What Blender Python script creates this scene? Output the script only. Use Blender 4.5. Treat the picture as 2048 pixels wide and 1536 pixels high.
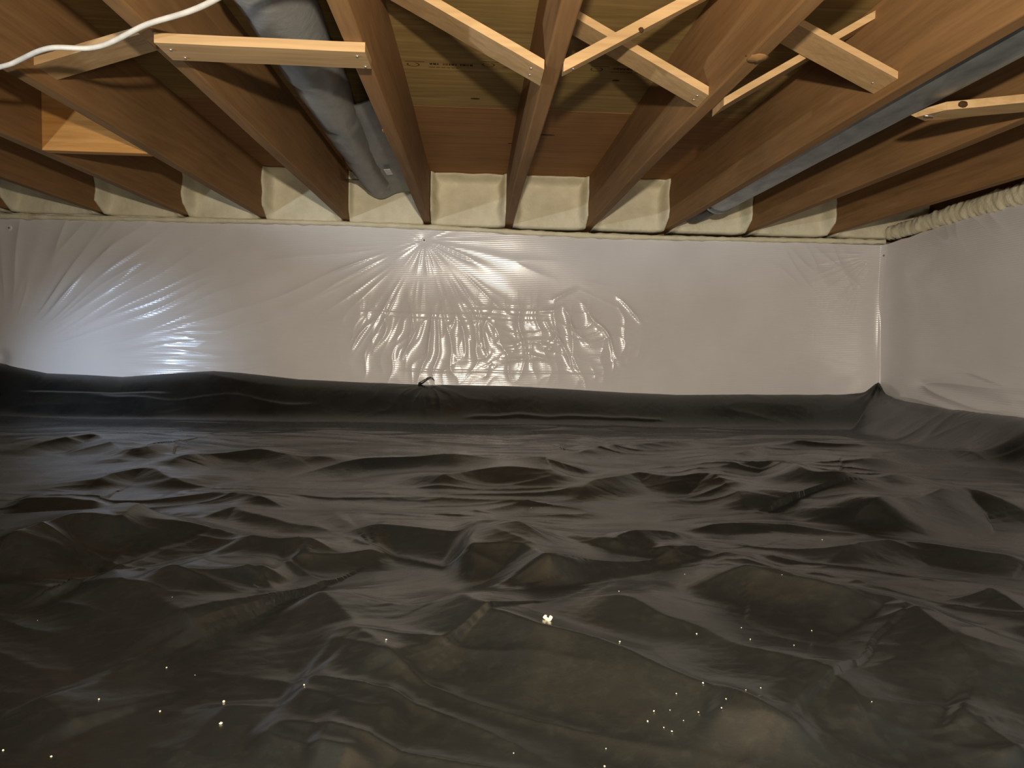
import bpy, bmesh, math, random
import numpy as np
from mathutils import Vector, Matrix

for o in list(bpy.data.objects):
    bpy.data.objects.remove(o, do_unlink=True)
scene = bpy.context.scene
COL = scene.collection
Z0 = 0.40                      # height of the lens above the lowest ground; geometry below is written relative to the lens

# ------------------------------------------------------------------ camera
YAW, PITCH, ROLL, FPX = 0.05006, 0.05773, 0.02181, 1450.0
cy, sy = math.cos(YAW), math.sin(YAW)
f = Vector((sy, cy, 0)); r = Vector((cy, -sy, 0)); u = Vector((0, 0, 1))
cp, sp = math.cos(PITCH), math.sin(PITCH)
f2 = f*cp - u*sp; u2 = u*cp + f*sp
cr, sr = math.cos(ROLL), math.sin(ROLL)
r2 = r*cr + u2*sr; u3 = u2*cr - r*sr
cam = bpy.data.cameras.new('camera'); cam.sensor_width = 36.0
cam.lens = FPX/2048.0*36.0; cam.clip_start = 0.02; cam.clip_end = 50
camo = bpy.data.objects.new('camera', cam); COL.objects.link(camo)
m = Matrix.Identity(4)
for i in range(3):
    m[i][0], m[i][1], m[i][2] = r2[i], u3[i], -f2[i]
m[2][3] = Z0
camo.matrix_world = m
scene.camera = camo

# ------------------------------------------------------------------ light, world, exposure
w = bpy.data.worlds.new('world'); scene.world = w; w.use_nodes = True
w.node_tree.nodes['Background'].inputs[0].default_value = (0.5, 0.5, 0.55, 1)
w.node_tree.nodes['Background'].inputs[1].default_value = 0.0

def spot(name, loc, target, power, color, size, blend, radius):
    l = bpy.data.lights.new(name, 'SPOT'); l.energy = power; l.color = color
    l.spot_size = math.radians(size); l.spot_blend = blend; l.shadow_soft_size = radius
    o = bpy.data.objects.new(name, l); COL.objects.link(o)
    o.location = (loc[0], loc[1], loc[2]+Z0)
    d = Vector(target) - Vector(loc)
    o.rotation_euler = d.to_track_quat('-Z', 'Y').to_euler()
    return o
# head lamp worn by the photographer, just behind and above the lens
spot('head_lamp', (0.02, -0.26, 0.185), (0.75, 3.69, 0.05), 222, (1.0, 0.87, 0.70), 125, 1.0, 0.02)
# cool work lamps lying low on the left, out of the frame
spot('work_lamp', (-1.90, 2.55, -0.07), (-1.74, 3.69, -0.25), 24, (0.56, 0.74, 1.0), 66, 1.0, 0.06)
spot('work_lamp', (-1.95, 0.20, 0.0), (0.45, 3.69, 3.25), 92, (0.80, 0.89, 1.0), 72, 0.25, 0.03)
# added fill light, low behind the photographer, brightens the joist and brace undersides
spot('underside_fill', (0.15, -0.75, -0.24), (0.05, 1.6, 0.65), 46, (1.0, 0.93, 0.84), 130, 0.8, 0.10)

scene.view_settings.view_transform = 'Standard'
scene.view_settings.look = 'None'
scene.view_settings.gamma = 1.0
scene.view_settings.use_curve_mapping = False
scene.view_settings.exposure = 0.0

# ------------------------------------------------------------------ helpers
def link(name, me, mat=None, parent=None):
    o = bpy.data.objects.new(name, me); COL.objects.link(o)
    if mat is not None and not me.materials: me.materials.append(mat)
    if parent is not None: o.parent = parent
    return o

def origin(root):
    """origin of a root in lens-relative coordinates"""
    return Vector((root.location.x, root.location.y, root.location.z - Z0))

def mk(name, verts, faces, mat, parent=None, smooth=False, at=None):
    """mesh object; verts are lens-relative; origin goes to the middle of its base"""
    V = np.asarray(verts, float)
    lo, hi = V.min(0), V.max(0)
    b = Vector(at) if at is not None else Vector(((lo[0]+hi[0])/2, (lo[1]+hi[1])/2, lo[2]))
    V = V - np.array(b)
    me = bpy.data.meshes.new(name)
    if isinstance(faces, np.ndarray):
        nf = len(faces)
        me.vertices.add(len(V)); me.vertices.foreach_set('co', V.ravel())
        me.loops.add(nf*4); me.loops.foreach_set('vertex_index', faces.ravel())
        me.polygons.add(nf); me.polygons.foreach_set('loop_start', np.arange(nf)*4)
        me.polygons.foreach_set('loop_total', np.full(nf, 4))
        me.update(calc_edges=True)
    else:
        me.from_pydata([tuple(v) for v in V], [], faces); me.update()
    if smooth:
        me.polygons.foreach_set('use_smooth', np.ones(len(me.polygons), bool))
    o = link(name, me, mat, parent)
    if parent is None: o.location = (b.x, b.y, b.z+Z0)
    else: o.location = b - Vector(abs_origin(parent))
    return o

def abs_origin(o):
    v = Vector((0, 0, 0)); q = o
    while q is not None:
        v += Vector(q.location); q = q.parent
    return Vector((v.x, v.y, v.z - Z0))

def tag(o, label=None, cat=None, group=None, kind=None):
    if label: o['label'] = label
    if cat: o['category'] = cat
    if group: o['group'] = group
    if kind: o['kind'] = kind
    return o

def empty(name, loc):
    o = bpy.data.objects.new(name, None); COL.objects.link(o)
    o.empty_display_size = 0.05
    o.location = (loc[0], loc[1], loc[2]+Z0); return o

def gridfaces(nu, nv, flip=False):
    i = np.arange(nu-1)[:, None]*nv + np.arange(nv-1)[None, :]
    i = i.ravel()
    q = np.stack([i, i+nv, i+nv+1, i+1], 1)
    if flip: q = q[:, ::-1]
    return np.ascontiguousarray(q.astype(np.int32))

def boxv(x0, x1, y0, y1, z0, z1):
    v = [(x0,y0,z0),(x1,y0,z0),(x1,y1,z0),(x0,y1,z0),(x0,y0,z1),(x1,y0,z1),(x1,y1,z1),(x0,y1,z1)]
    f_ = [(3,2,1,0),(4,5,6,7),(0,1,5,4),(1,2,6,5),(2,3,7,6),(3,0,4,7)]
    return v, f_

def box(name, x0, x1, y0, y1, z0, z1, mat, parent=None, bevel=0.0):
    v, f_ = boxv(x0, x1, y0, y1, z0, z1)
    if bevel:
        return poly(name, v, f_, mat, parent, bevel)
    return mk(name, v, f_, mat, parent)

def poly(name, v, f_, mat, parent=None, bevel=0.0, smooth=False):
    bm = bmesh.new()
    vs = [bm.verts.new(p) for p in v]
    for q in f_: bm.faces.new([vs[i] for i in q])
    bmesh.ops.recalc_face_normals(bm, faces=bm.faces[:])
    if bevel:
        bmesh.ops.bevel(bm, geom=bm.edges[:], offset=bevel, segments=2, profile=0.6, affect='EDGES')
    bm.verts.index_update()
    V = [tuple(x.co) for x in bm.verts]; F_ = [[x.index for x in fc.verts] for fc in bm.faces]
    bm.free()
    return mk(name, V, F_, mat, parent, smooth)

def tube(name, pts, rad, mat, parent=None, n=10, cap=True):
    pts = [Vector(p) for p in pts]
    V, F_ = [], []
    for i, p in enumerate(pts):
        t = (pts[min(i+1, len(pts)-1)] - pts[max(i-1, 0)]).normalized()
        a = t.cross(Vector((0, 0, 1)))
        if a.length < 1e-3: a = Vector((1, 0, 0))
        a.normalize(); b = t.cross(a)
        rr = rad[i] if hasattr(rad, '__len__') else rad
        for k in range(n):
            c = 2*math.pi*k/n
            V.append(tuple(p + a*math.cos(c)*rr + b*math.sin(c)*rr))
    for i in range(len(pts)-1):
        for k in range(n):
            F_.append((i*n+k, i*n+(k+1) % n, (i+1)*n+(k+1) % n, (i+1)*n+k))
    if cap:
        F_.append(tuple(range(n))[::-1]); F_.append(tuple((len(pts)-1)*n+k for k in range(n)))
    return mk(name, V, F_, mat, parent, True)

# numpy gradient noise
def _perm(seed):
    rs = np.random.RandomState(seed); p = rs.permutation(256); return np.concatenate([p, p, p])
def noise2(x, y, seed=0):
    x = np.asarray(x, float); y = np.asarray(y, float)
    p = _perm(seed)
    xi = np.floor(x).astype(np.int64); yi = np.floor(y).astype(np.int64)
    xf = x-xi; yf = y-yi
    xi &= 255; yi &= 255
    def g(h, a, b):
        ang = h*(2*np.pi/256.0)
        return np.cos(ang)*a + np.sin(ang)*b
    uu = xf*xf*xf*(xf*(xf*6-15)+10); vv = yf*yf*yf*(yf*(yf*6-15)+10)
    aa = p[p[xi]+yi]; ab = p[p[xi]+yi+1]; ba = p[p[xi+1]+yi]; bb = p[p[xi+1]+yi+1]
    x1 = g(aa, xf, yf)*(1-uu) + g(ba, xf-1, yf)*uu
    x2 = g(ab, xf, yf-1)*(1-uu) + g(bb, xf-1, yf-1)*uu
    return 1.4*(x1*(1-vv) + x2*vv)
def fbm(x, y, seed=0, oct=3):
    s = 0; a = 1.0
    for k in range(oct):
        s = s + a*noise2(x*2**k, y*2**k, seed+k*7); a *= .5
    return s
def sstep(t):
    t = np.clip(t, 0, 1); return t*t*(3-2*t)
def bell(t): return np.exp(-t*t)

# ------------------------------------------------------------------ materials
def newmat(name):
    m_ = bpy.data.materials.new(name); m_.use_nodes = True
    nt = m_.node_tree; bs = nt.nodes['Principled BSDF']
    return m_, nt, bs
def N(nt, t, **kw):
    n = nt.nodes.new(t)
    for k, v in kw.items(): setattr(n, k, v)
    return n
def coords(nt, scale=(1, 1, 1), kind='Object', rot=(0, 0, 0)):
    tc = N(nt, 'ShaderNodeTexCoord'); mp = N(nt, 'ShaderNodeMapping')
    mp.inputs['Scale'].default_value = scale; mp.inputs['Rotation'].default_value = rot
    nt.links.new(tc.outputs[kind], mp.inputs['Vector'])
    return mp.outputs['Vector']
def nz(nt, vec, scale, detail=4, rough=.55, dist=0.0):
    n = N(nt, 'ShaderNodeTexNoise')
    n.inputs['Scale'].default_value = scale; n.inputs['Detail'].default_value = detail
    n.inputs['Roughness'].default_value = rough; n.inputs['Distortion'].default_value = dist
    nt.links.new(vec, n.inputs['Vector']); return n.outputs['Fac']
def ramp(nt, fac, stops):
    rp = N(nt, 'ShaderNodeValToRGB'); el = rp.color_ramp.elements
    while len(el) > len(stops): el.remove(el[-1])
    while len(el) < len(stops): el.new(1.0)
    for e, (p_, c) in zip(el, stops):
        e.position = p_; e.color = (c[0], c[1], c[2], 1)
    nt.links.new(fac, rp.inputs['Fac']); return rp.outputs['Color']
def mix(nt, fac, a, b, mode='MIX'):
    mx = N(nt, 'ShaderNodeMix', data_type='RGBA', blend_type=mode)
    if isinstance(fac, float): mx.inputs[0].default_value = fac
    else: nt.links.new(fac, mx.inputs[0])
    for i, c in ((6, a), (7, b)):
        if isinstance(c, tuple): mx.inputs[i].default_value = (c[0], c[1], c[2], 1)
        else: nt.links.new(c, mx.inputs[i])
    return mx.outputs[2]
def bump(nt, bs, h, strength, dist):
    b = N(nt, 'ShaderNodeBump'); b.inputs['Strength'].default_value = strength
    b.inputs['Distance'].default_value = dist
    nt.links.new(h, b.inputs['Height']); nt.links.new(b.outputs['Normal'], bs.inputs['Normal'])
    return b

def wood(name, dark, mid, light, along='y', rough=.75, fine=1.0, spec=.2):
    m_, nt, bs = newmat(name)
    sc = {'y': (1, .06, 1), 'x': (.06, 1, 1), 'n': (1, 1, 1)}[along]
    v = coords(nt, sc)
    oi = N(nt, 'ShaderNodeObjectInfo')
    va = N(nt, 'ShaderNodeVectorMath', operation='ADD'); nt.links.new(v, va.inputs[0])
    vs = N(nt, 'ShaderNodeVectorMath', operation='SCALE'); vs.inputs['Scale'].default_value = 13.0
    cb = N(nt, 'ShaderNodeCombineXYZ')
    for i in range(3): nt.links.new(oi.outputs['Random'], cb.inputs[i])
    nt.links.new(cb.outputs[0], vs.inputs[0]); nt.links.new(vs.outputs[0], va.inputs[1])
    v = va.outputs[0]
    g1 = nz(nt, v, 26*fine, 5, .6, 1.2)
    g2 = nz(nt, v, 120*fine, 3, .6)
    c = ramp(nt, g1, [(.3, dark), (.5, mid), (.72, light)])
    c2 = ramp(nt, g2, [(.35, (.85, .85, .85)), (.6, (1, 1, 1))])
    c = mix(nt, .7, c, c2, 'MULTIPLY')
    big = nz(nt, coords(nt, (1, .4, 1)), 3.0, 2)
    c3 = ramp(nt, big, [(.35, (.8, .78, .74)), (.65, (1.08, 1.04, 1))])
    c = mix(nt, .8, c, c3, 'MULTIPLY')
    nt.links.new(c, bs.inputs['Base Color'])
    bs.inputs['Roughness'].default_value = rough
    bs.inputs['Specular IOR Level'].default_value = spec
    bump(nt, bs, g2, .25, .001)
    return m_

M = {}
M['joist'] = wood('joist_fir', (.245, .136, .055), (.300, .168, .070), (.350, .200, .086), 'y')
M['brace'] = wood('brace_pine', (.44, .285, .135), (.52, .345, .17), (.60, .41, .21), 'x')
M['brace_grey'] = M['brace']
M['ply'] = wood('plywood', (.25, .165, .055), (.32, .215, .075), (.40, .28, .11), 'x', .8)
M['ply_red'] = wood('plywood_reddish', (.28, .14, .05), (.34, .175, .065), (.39, .21, .085), 'x', .8)
M['block'] = wood('blocking_board', (.42, .2, .05), (.56, .28, .08), (.64, .35, .12), 'x')

def plain(name, col, rough=.6, spec=.3, metal=0.0):
    m_, nt, bs = newmat(name)
    v = coords(nt)
    n1 = nz(nt, v, 30, 4)
    c = ramp(nt, n1, [(.3, tuple(x*.82 for x in col)), (.7, tuple(min(1, x*1.12) for x in col))])
    nt.links.new(c, bs.inputs['Base Color'])
    bs.inputs['Roughness'].default_value = rough; bs.inputs['Metallic'].default_value = metal
    bs.inputs['Specular IOR Level'].default_value = spec
    return m_
M['ink'] = plain('stamp_ink', (.10, .06, .025), .9, .05)
M['knot'] = plain('knot_wood', (.06, .03, .012), .8, .1)
M['cable'] = plain('cable_sheath', (.66, .62, .53), .45, .4)
M['nail'] = plain('nail_steel', (.75, .73, .7), .3, .5, .9)
M['pin'] = plain('pin_plastic', (.8, .79, .78), .3, .5)
M['pinhole'] = plain('pin_centre', (.22, .21, .2), .5, .3)
M['sticker'] = plain('sticker_paper', (.8, .8, .8), .5, .3)
M['concrete'] = plain('concrete', (.42, .41, .39), .9, .2)
M['soil'] = plain('soil', (.12, .085, .055), .95, .1)
M['crumb'] = plain('foam_crumb', (.85, .78, .52), .8, .2)
M['cap_shade'] = plain('duct_cap_shadow', (.08, .08, .075), .6, .3)

# white reinforced polyethylene
m_, nt, bs = newmat('white_poly_sheet'); M['white'] = m_
n1 = nz(nt, coords(nt), 2.2, 3)
c = ramp(nt, n1, [(.35, (.66, .635, .63)), (.65, (.72, .70, .695))])
nt.links.new(c, bs.inputs['Base Color'])
bs.inputs['Roughness'].default_value = .21
bs.inputs['Specular IOR Level'].default_value = .62
wv = N(nt, 'ShaderNodeTexWave', wave_type='BANDS', bands_direction='Z'); wv.inputs['Scale'].default_value = 34
wv.inputs['Distortion'].default_value = .6; wv.inputs['Detail'].default_value = 1
nt.links.new(coords(nt), wv.inputs['Vector'])
wv2 = N(nt, 'ShaderNodeTexWave', wave_type='BANDS', bands_direction='X'); wv2.inputs['Scale'].default_value = 34
wv2.inputs['Distortion'].default_value = .6
nt.links.new(coords(nt), wv2.inputs['Vector'])
ad = N(nt, 'ShaderNodeMath', operation='ADD'); nt.links.new(wv.outputs['Fac'], ad.inputs[0])
ml = N(nt, 'ShaderNodeMath', operation='MULTIPLY'); ml.inputs[1].default_value = .06
nt.links.new(wv2.outputs['Fac'], ml.inputs[0]); nt.links.new(ml.outputs[0], ad.inputs[1])
nf = nz(nt, coords(nt), 26, 3)
ad2 = N(nt, 'ShaderNodeMath', operation='ADD'); nt.links.new(ad.outputs[0], ad2.inputs[0]); nt.links.new(nf, ad2.inputs[1])
bump(nt, bs, ad2.outputs[0], .2, .0010)

# black polyethylene, dusty
m_, nt, bs = newmat('black_poly_sheet'); M['black'] = m_
d1 = nz(nt, coords(nt), 3.5, 4, .6)
d2 = nz(nt, coords(nt, (1, 1, 1)), 60, 4, .7)
c = ramp(nt, d1, [(.35, (.0078, .0096, .0098)), (.68, (.0125, .0148, .0145))])
c2 = ramp(nt, d2, [(.5, (1, 1, 1)), (.8, (1.7, 1.6, 1.4))])
c = mix(nt, 1.0, c, c2, 'MULTIPLY')
nt.links.new(c, bs.inputs['Base Color'])
rr = ramp(nt, nz(nt, coords(nt), 7, 3), [(.3, (.24, .24, .24)), (.7, (.33, .33, .33))])
nt.links.new(rr, bs.inputs['Roughness'])
bs.inputs['IOR'].default_value = 1.85
bs.inputs['Specular IOR Level'].default_value = .5
h1 = nz(nt, coords(nt, (1, 1.6, 1)), 45, 4, .6, .8)
bump(nt, bs, h1, .15, .002)

# spray foam
m_, nt, bs = newmat('spray_foam'); M['foam'] = m_
n1 = nz(nt, coords(nt), 14, 4)
c = ramp(nt, n1, [(.3, (.66, .60, .42)), (.7, (.78, .72, .53))])
nt.links.new(c, bs.inputs['Base Color']); bs.inputs['Roughness'].default_value = .6
bs.inputs['Specular IOR Level'].default_value = .3
h1 = nz(nt, coords(nt), 120, 3); bump(nt, bs, h1, .5, .004)

# duct wrap / galvanised duct
m_, nt, bs = newmat('duct_wrap'); M['wrap'] = m_
n1 = nz(nt, coords(nt, (1, .5, 1)), 9, 4, .6, .6)
c = ramp(nt, n1, [(.3, (.20, .205, .195)), (.55, (.27, .27, .255)), (.75, (.33, .33, .31))])
nt.links.new(c, bs.inputs['Base Color']); bs.inputs['Roughness'].default_value = .5
bs.inputs['Specular IOR Level'].default_value = .35
bump(nt, bs, nz(nt, coords(nt), 35, 4), .4, .004)
m_, nt, bs = newmat('galvanised'); M['galv'] = m_
n1 = nz(nt, coords(nt, (1, .35, 1)), 22, 4, .6, .5)
c = ramp(nt, n1, [(.3, (.26, .28, .28)), (.7, (.44, .46, .46))])
nt.links.new(c, bs.inputs['Base Color']); bs.inputs['Roughness'].default_value = .48
bs.inputs['Metallic'].default_value = .75
bump(nt, bs, n1, .15, .003)

# ------------------------------------------------------------------ dimensions
D = 3.687          # distance of the white sheet on the far wall
HJ = 0.589         # underside of the joists
HC = 0.824         # underside of the subfloor
CX = 2.105         # white sheet on the right wall
SP = 0.4064; TH = 0.038
JX = {}            # left face of each joist
for k in range(-2, 11): JX[k] = -0.2729 + (k-5)*SP
JX[1] += .03; JX[2] += .03; JX[5] -= .004; JX[8] -= .004; JX[9] += .008; JX[10] += .03

# ------------------------------------------------------------------ structure
tag(box('wall_back', -3.6, 2.5, D+.022, D+.20, -.55, HJ-.035, M['concrete']), kind='structure')
tag(box('wall_right', CX+.025, CX+.22, -2.6, D+.021, -.55, HJ-.035, M['concrete']), kind='structure')
tag(box('wall_left', -3.75, -3.56, -2.6, D+.021, -.55, HJ-.005, M['white']), kind='structure')
tag(box('wall_front', -3.55, CX+.02, -2.8, -2.61, -.55, HJ-.005, M['white']), kind='structure')
tag(box('floor', -3.75, 2.5, -2.8, D+.20, -.75, -.555, M['soil']), kind='structure')
tag(box('trim_1', -3.6, 2.5, D+.165, D+.20, HJ-.03, HC-.002, M['joist']), kind='structure')       # rim board behind the foam
tag(box('trim_2', CX+.18, CX+.215, -2.6, D+.16, HJ-.03, HC-.002, M['joist']), kind='structure')

ceil_ = empty('ceiling', (0, 1.2, HC)); tag(ceil_, kind='structure')
rows = [(2.621, 3.86, 0), (1.400, 2.618, 1), (.179, 1.397, 0), (-1.042, .176, 1), (-2.263, -1.045, 0)]
panels = {}
for (y0, y1, s) in rows:
    xb = [-3.6] + [JX[k]+TH/2 for k in ((0, 6) if s == 0 else (-2+5, 9))] + [2.4]
    for i in range(len(xb)-1):
        p_ = box('plywood_panel', xb[i]+.0015, xb[i+1]-.0015, y0, y1, HC, HC+.018,
                 M['ply_red'] if y0 > 2.5 else M['ply'], ceil_, .0015)
        panels[(y0, i)] = p_
# printed grade stamps on the second row (illegible in the photograph: strokes of ink)
rnd = random.Random(5)
def stamp(x, y, s=1.0):
    V, F_ = [], []
    def rect(a, b, c_, d_):
        k = len(V); V.extend([(a, c_, HC-.0006), (b, c_, HC-.0006), (b, d_, HC-.0006), (a, d_, HC-.0006)]); F_.append((k, k+3, k+2, k+1))
    n = 20
    for i in range(n):                                  # oval emblem
        a0, a1 = 2*math.pi*i/n*.8, 2*math.pi*(i+1)/n*.8
        k = len(V)
        for a, q in ((a0, 1), (a1, 1), (a1, .8), (a0, .8)):
            V.append((x + .019*s*q*math.cos(a-1.2), y + .016*s*q*math.sin(a-1.2), HC-.0006))
        F_.append((k, k+1, k+2, k+3))
    rect(x-.022*s, x+.035*s, y-.026, y-.022)
    xx = x+.05*s
    while xx < x+.17*s:                                 # line of small letters
        wl = rnd.uniform(.004, .009)*s
        if rnd.random() < .85:
            rect(xx, xx+wl*.35, y-.018, y-.004); rect(xx+wl*.6, xx+wl, y-.018, y-.006)
            rect(xx, xx+wl, y-.008 - rnd.random()*.006, y-.004)
        xx += wl+.003*s
    xx = x+.045*s
    while xx < x+.14*s:
        wl = rnd.uniform(.008, .02)*s
        rect(xx, xx+wl, y+.014, y+.018); xx += wl+.004*s
    return V, F_
for (x, y, key) in ((-.205, 2.235, (1.400, 0)), (.345, 2.215, (1.400, 1)), (.02, 2.215, (1.400, 1))):
    V, F_ = stamp(x, y)
    key = (1.400, 1) if (1.400, 1) in panels and x > JX[3] else key
    mk('grade_stamp', V, F_, M['ink'], panels[key])
def knot(x, y, rx, ry, par):
    V, F_ = [], []
    n = 12
    for rr_, z in ((1.0, HC+.0002), (.9, HC-.0012), (.35, HC-.0014)):
        for i in range(n):
            a = 2*math.pi*i/n
            V.append((x+rx*rr_*math.cos(a)*(1+.15*math.sin(3*a)), y+ry*rr_*math.sin(a), z))
    for k in range(2):
        for i in range(n): F_.append((k*n+i, k*n+(i+1) % n, (k+1)*n+(i+1) % n, (k+1)*n+i))
    F_.append(tuple(2*n+i for i in range(n)))
    mk('knot', V, F_, M['knot'], par, True)
knot(-.02, 2.52, .016, .007, panels[(1.400, 1)])
knot(-.03, 1.66, .022, .006, panels[(1.400, 1)])
knot(.265, 2.92, .030, .007, panels[(2.621, 1)])
knot(.135, 3.06, .022, .006, panels[(2.621, 1)])
knot(.42, 2.30, .012, .006, panels[(1.400, 1)])

# ------------------------------------------------------------------ floor joists
JL = {
 -2: 'reddish brown floor joist beyond the left edge, farthest left of all',
 -1: 'reddish brown floor joist beyond the left edge, second from the far left',
 0: 'reddish brown floor joist end barely showing at the left edge of the photo',
 1: 'short-looking brown floor joist at far left, ending just left of the blocked bay',
 2: 'brown floor joist carrying the left end of the orange solid block',
 3: 'brown floor joist between the orange solid block and the left diagonal brace',
 4: 'brown floor joist left of the wrapped grey duct, under the white cable',
 5: 'brown floor joist just right of the wrapped grey duct',
 6: 'brown floor joist nearest the photo middle, two braces meeting at its lower edge',
 7: 'reddish floor joist with a knot bump, one bay right of the middle joist',
 8: 'reddish floor joist directly left of the bare metal duct',
 9: 'reddish floor joist directly right of the bare metal duct',
 10: 'reddish floor joist running closest along the right wall',
}
def joist(k):
    x0, x1 = JX[k], JX[k]+TH
    n = 34; ys = np.linspace(-2.55, D+.16, n)
    prof = []
    rs = random.Random(100+k)
    V, F_ = [], []
    b = .004
    sec = [(0, b), (b*.4, b*.3), (b, 0), (TH-b, 0), (TH-b*.4, b*.3), (TH, b), (TH, HC-HJ-.001), (0, HC-HJ-.001)]
    for y in ys:
        dx = .0022*math.sin(y*1.7+k)+.0012*math.sin(y*4.1+2*k)
        dz = .0014*math.sin(y*2.3+k*1.3)
        for (a, c) in sec:
            V.append((x0+a+dx, y, HJ+c+(dz if c < .1 else 0)))
    m_ = len(sec)
    for i in range(n-1):
        for q in range(m_):
            F_.append((i*m_+q, i*m_+(q+1) % m_, (i+1)*m_+(q+1) % m_, (i+1)*m_+q))
    F_.append(tuple(range(m_))); F_.append(tuple((n-1)*m_+q for q in range(m_))[::-1])
    o = mk('floor_joist', V, F_, M['joist'])
    tag(o, JL[k], 'joist', 'floor joists under the subfloor'); return o
J = {k: joist(k) for k in sorted(JX)}
def lump(name, c, rx, ry, rz, mat, parent=None, seed=0, n=10, m_=7, amp=.2):
    V, F_ = [], []
    rs = np.random.RandomState(seed)
    for i in range(m_+1):
        th = math.pi*i/m_
        for k in range(n):
            ph = 2*math.pi*k/n
            s = 1+amp*(rs.rand()*2-1) if 0 < i < m_ else 1
            V.append((c[0]+rx*s*math.sin(th)*math.cos(ph), c[1]+ry*s*math.sin(th)*math.sin(ph), c[2]+rz*s*math.cos(th)))
    for i in range(m_):
        for k in range(n):
            F_.append((i*n+k, (i+1)*n+k, (i+1)*n+(k+1) % n, i*n+(k+1) % n))
    return mk(name, V, F_, mat, parent, True)
lump('knot', (JX[7]+TH*.55, 1.49, HJ+.004), .022, .03, .010, M['joist'], J[7], 3)
lump('splinter', (JX[5]+.001, 2.12, HJ+.003), .004, .02, .004, M['joist'], J[5], 4)

# ------------------------------------------------------------------ bridging between the joists
def bar(name, A, B, wy, th, label, group, nails=(), mat=None):
    """flat strip from A to B (lower front edge), wy deep along the joists, th thick upward; ends cut plumb at the joist faces"""
    A = Vector(A); B = Vector(B); t = (B-A).normalized()
    up = Vector((-t.z, 0, t.x)); up.normalize()
    if up.z < 0: up = -up
    th_ = th/max(.3, up.z)
    V = []
    nn = 7
    for i in range(nn):
        p = A.lerp(B, i/(nn-1))
        wob = .0012*math.sin(i*2.1+A.x*9)
        for (dy, dz) in ((0, 0), (wy, 0), (wy, th_), (0, th_)):
            V.append((p.x, p.y+dy+wob, p.z+dz+wob*.6))
    F_ = []
    for i in range(nn-1):
        for q in range(4): F_.append((i*4+q, i*4+(q+1) % 4, (i+1)*4+(q+1) % 4, (i+1)*4+q))
    F_.append((3, 2, 1, 0)); F_.append(tuple((nn-1)*4+q for q in range(4)))
    root = poly(name, V, F_, mat or M['brace'])
    tag(root, label, 'brace', group)
    for (s, dy) in nails:
        p = A.lerp(B, s)
        lump('nail_head', (p.x, p.y+dy, p.z-.0012), 0.0034, .0034, .0016, M['nail'], root, 1, 8, 4, 0)
    return root
G = 'diagonal bridging strips'
e = .001
A_ = bar('bridging_brace', (JX[5]+TH+e, 1.572, .770), (JX[6]-e, 1.572, .580), .100, .018,
    'pine strip sloping down rightward to the left side of the middle joist', G, ((.93, .03), (.93, .07)))
B_ = bar('bridging_brace', (JX[6]+TH+e, 1.560, .572), (JX[7]-e, 1.560, .778), .028, .022,
    'pine strip sloping up rightward from the middle joist, front strip of the crossed pair', G, ((.06, .012),))
C_ = bar('bridging_brace', (JX[6]+TH+e, 1.732, .782), (JX[7]-e, 1.732, .594), .088, .018,
    'pine strip sloping down rightward to the knotted joist, rear strip of the crossed pair', G, ((.95, .03), (.95, .06)))
D_ = bar('bridging_brace', (JX[7]+TH+.095, 1.632, .737), (JX[8]-e, 1.632, .612), .100, .015,
    'wide pine strip sloping down rightward to the joist beside the bare metal duct', G, ((.9, .06), (.08, .05)))
E_ = bar('bridging_brace', (JX[7]+TH+e, 1.742, .575), (JX[8]-e, 1.742, .795), .085, .016,
    'pine strip sloping up rightward, partly hidden behind the wide strip near the bare duct', G, ())
I_ = bar('bridging_brace', (JX[3]+TH+e, 1.79, .622), (JX[4]-e, 1.79, .745), .095, .018,
    'yellowish pine strip sloping up rightward behind the white cable', G, ())
F_b = bar('bridging_brace', (-.640, 1.484, HJ-.021), (-.232, 1.488, HJ-.021), .088, .019,
    'level pine strip nailed under two joists in front of the wrapped grey duct', 'level strips nailed under the joists',
    ((.05, .03), (.08, .07), (.955, .02), (.975, .075)))
G_b = bar('bridging_brace', (1.095, 1.690, HJ-.021), (1.48, 1.500, HJ-.021), .085, .019,
    'level pine strip with a splintered left end in front of the bare metal duct', 'level strips nailed under the joists', ())
# splintered tip and bent nail of the right-hand strip
V = [(1.095, 1.690, HJ-.021), (1.095, 1.775, HJ-.021), (1.095, 1.775, HJ-.002), (1.095, 1.690, HJ-.002),
     (1.052, 1.742, HJ-.024), (1.046, 1.752, HJ-.016), (1.062, 1.712, HJ-.010)]
poly('splintered_end', V, [(0, 3, 6), (0, 6, 4), (0, 4, 1), (1, 4, 5), (1, 5, 2), (2, 5, 6), (2, 6, 3), (4, 6, 5), (0, 1, 2, 3)], M['brace'], G_b)
tube('nail', [(1.062, 1.722, HJ-.026), (1.085, 1.722, HJ-.026)], .0018, M['nail'], G_b, 6)
lump('knot', (1.125, 1.674, HJ-.012), .014, .004, .008, M['knot'], G_b, 5, 10, 6, .1)
lump('knot', (.335, 1.560, .666), .006, .0015, .005, M['knot'], B_, 6, 8, 5, .1)
tag(box('solid_blocking', JX[2]+TH+e, JX[3]-e, 2.470, 2.508, HJ+.001, HC-.002, M['block'], None, .002),
    'orange solid wood block filling the bay between two left joists', 'blocking')

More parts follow.
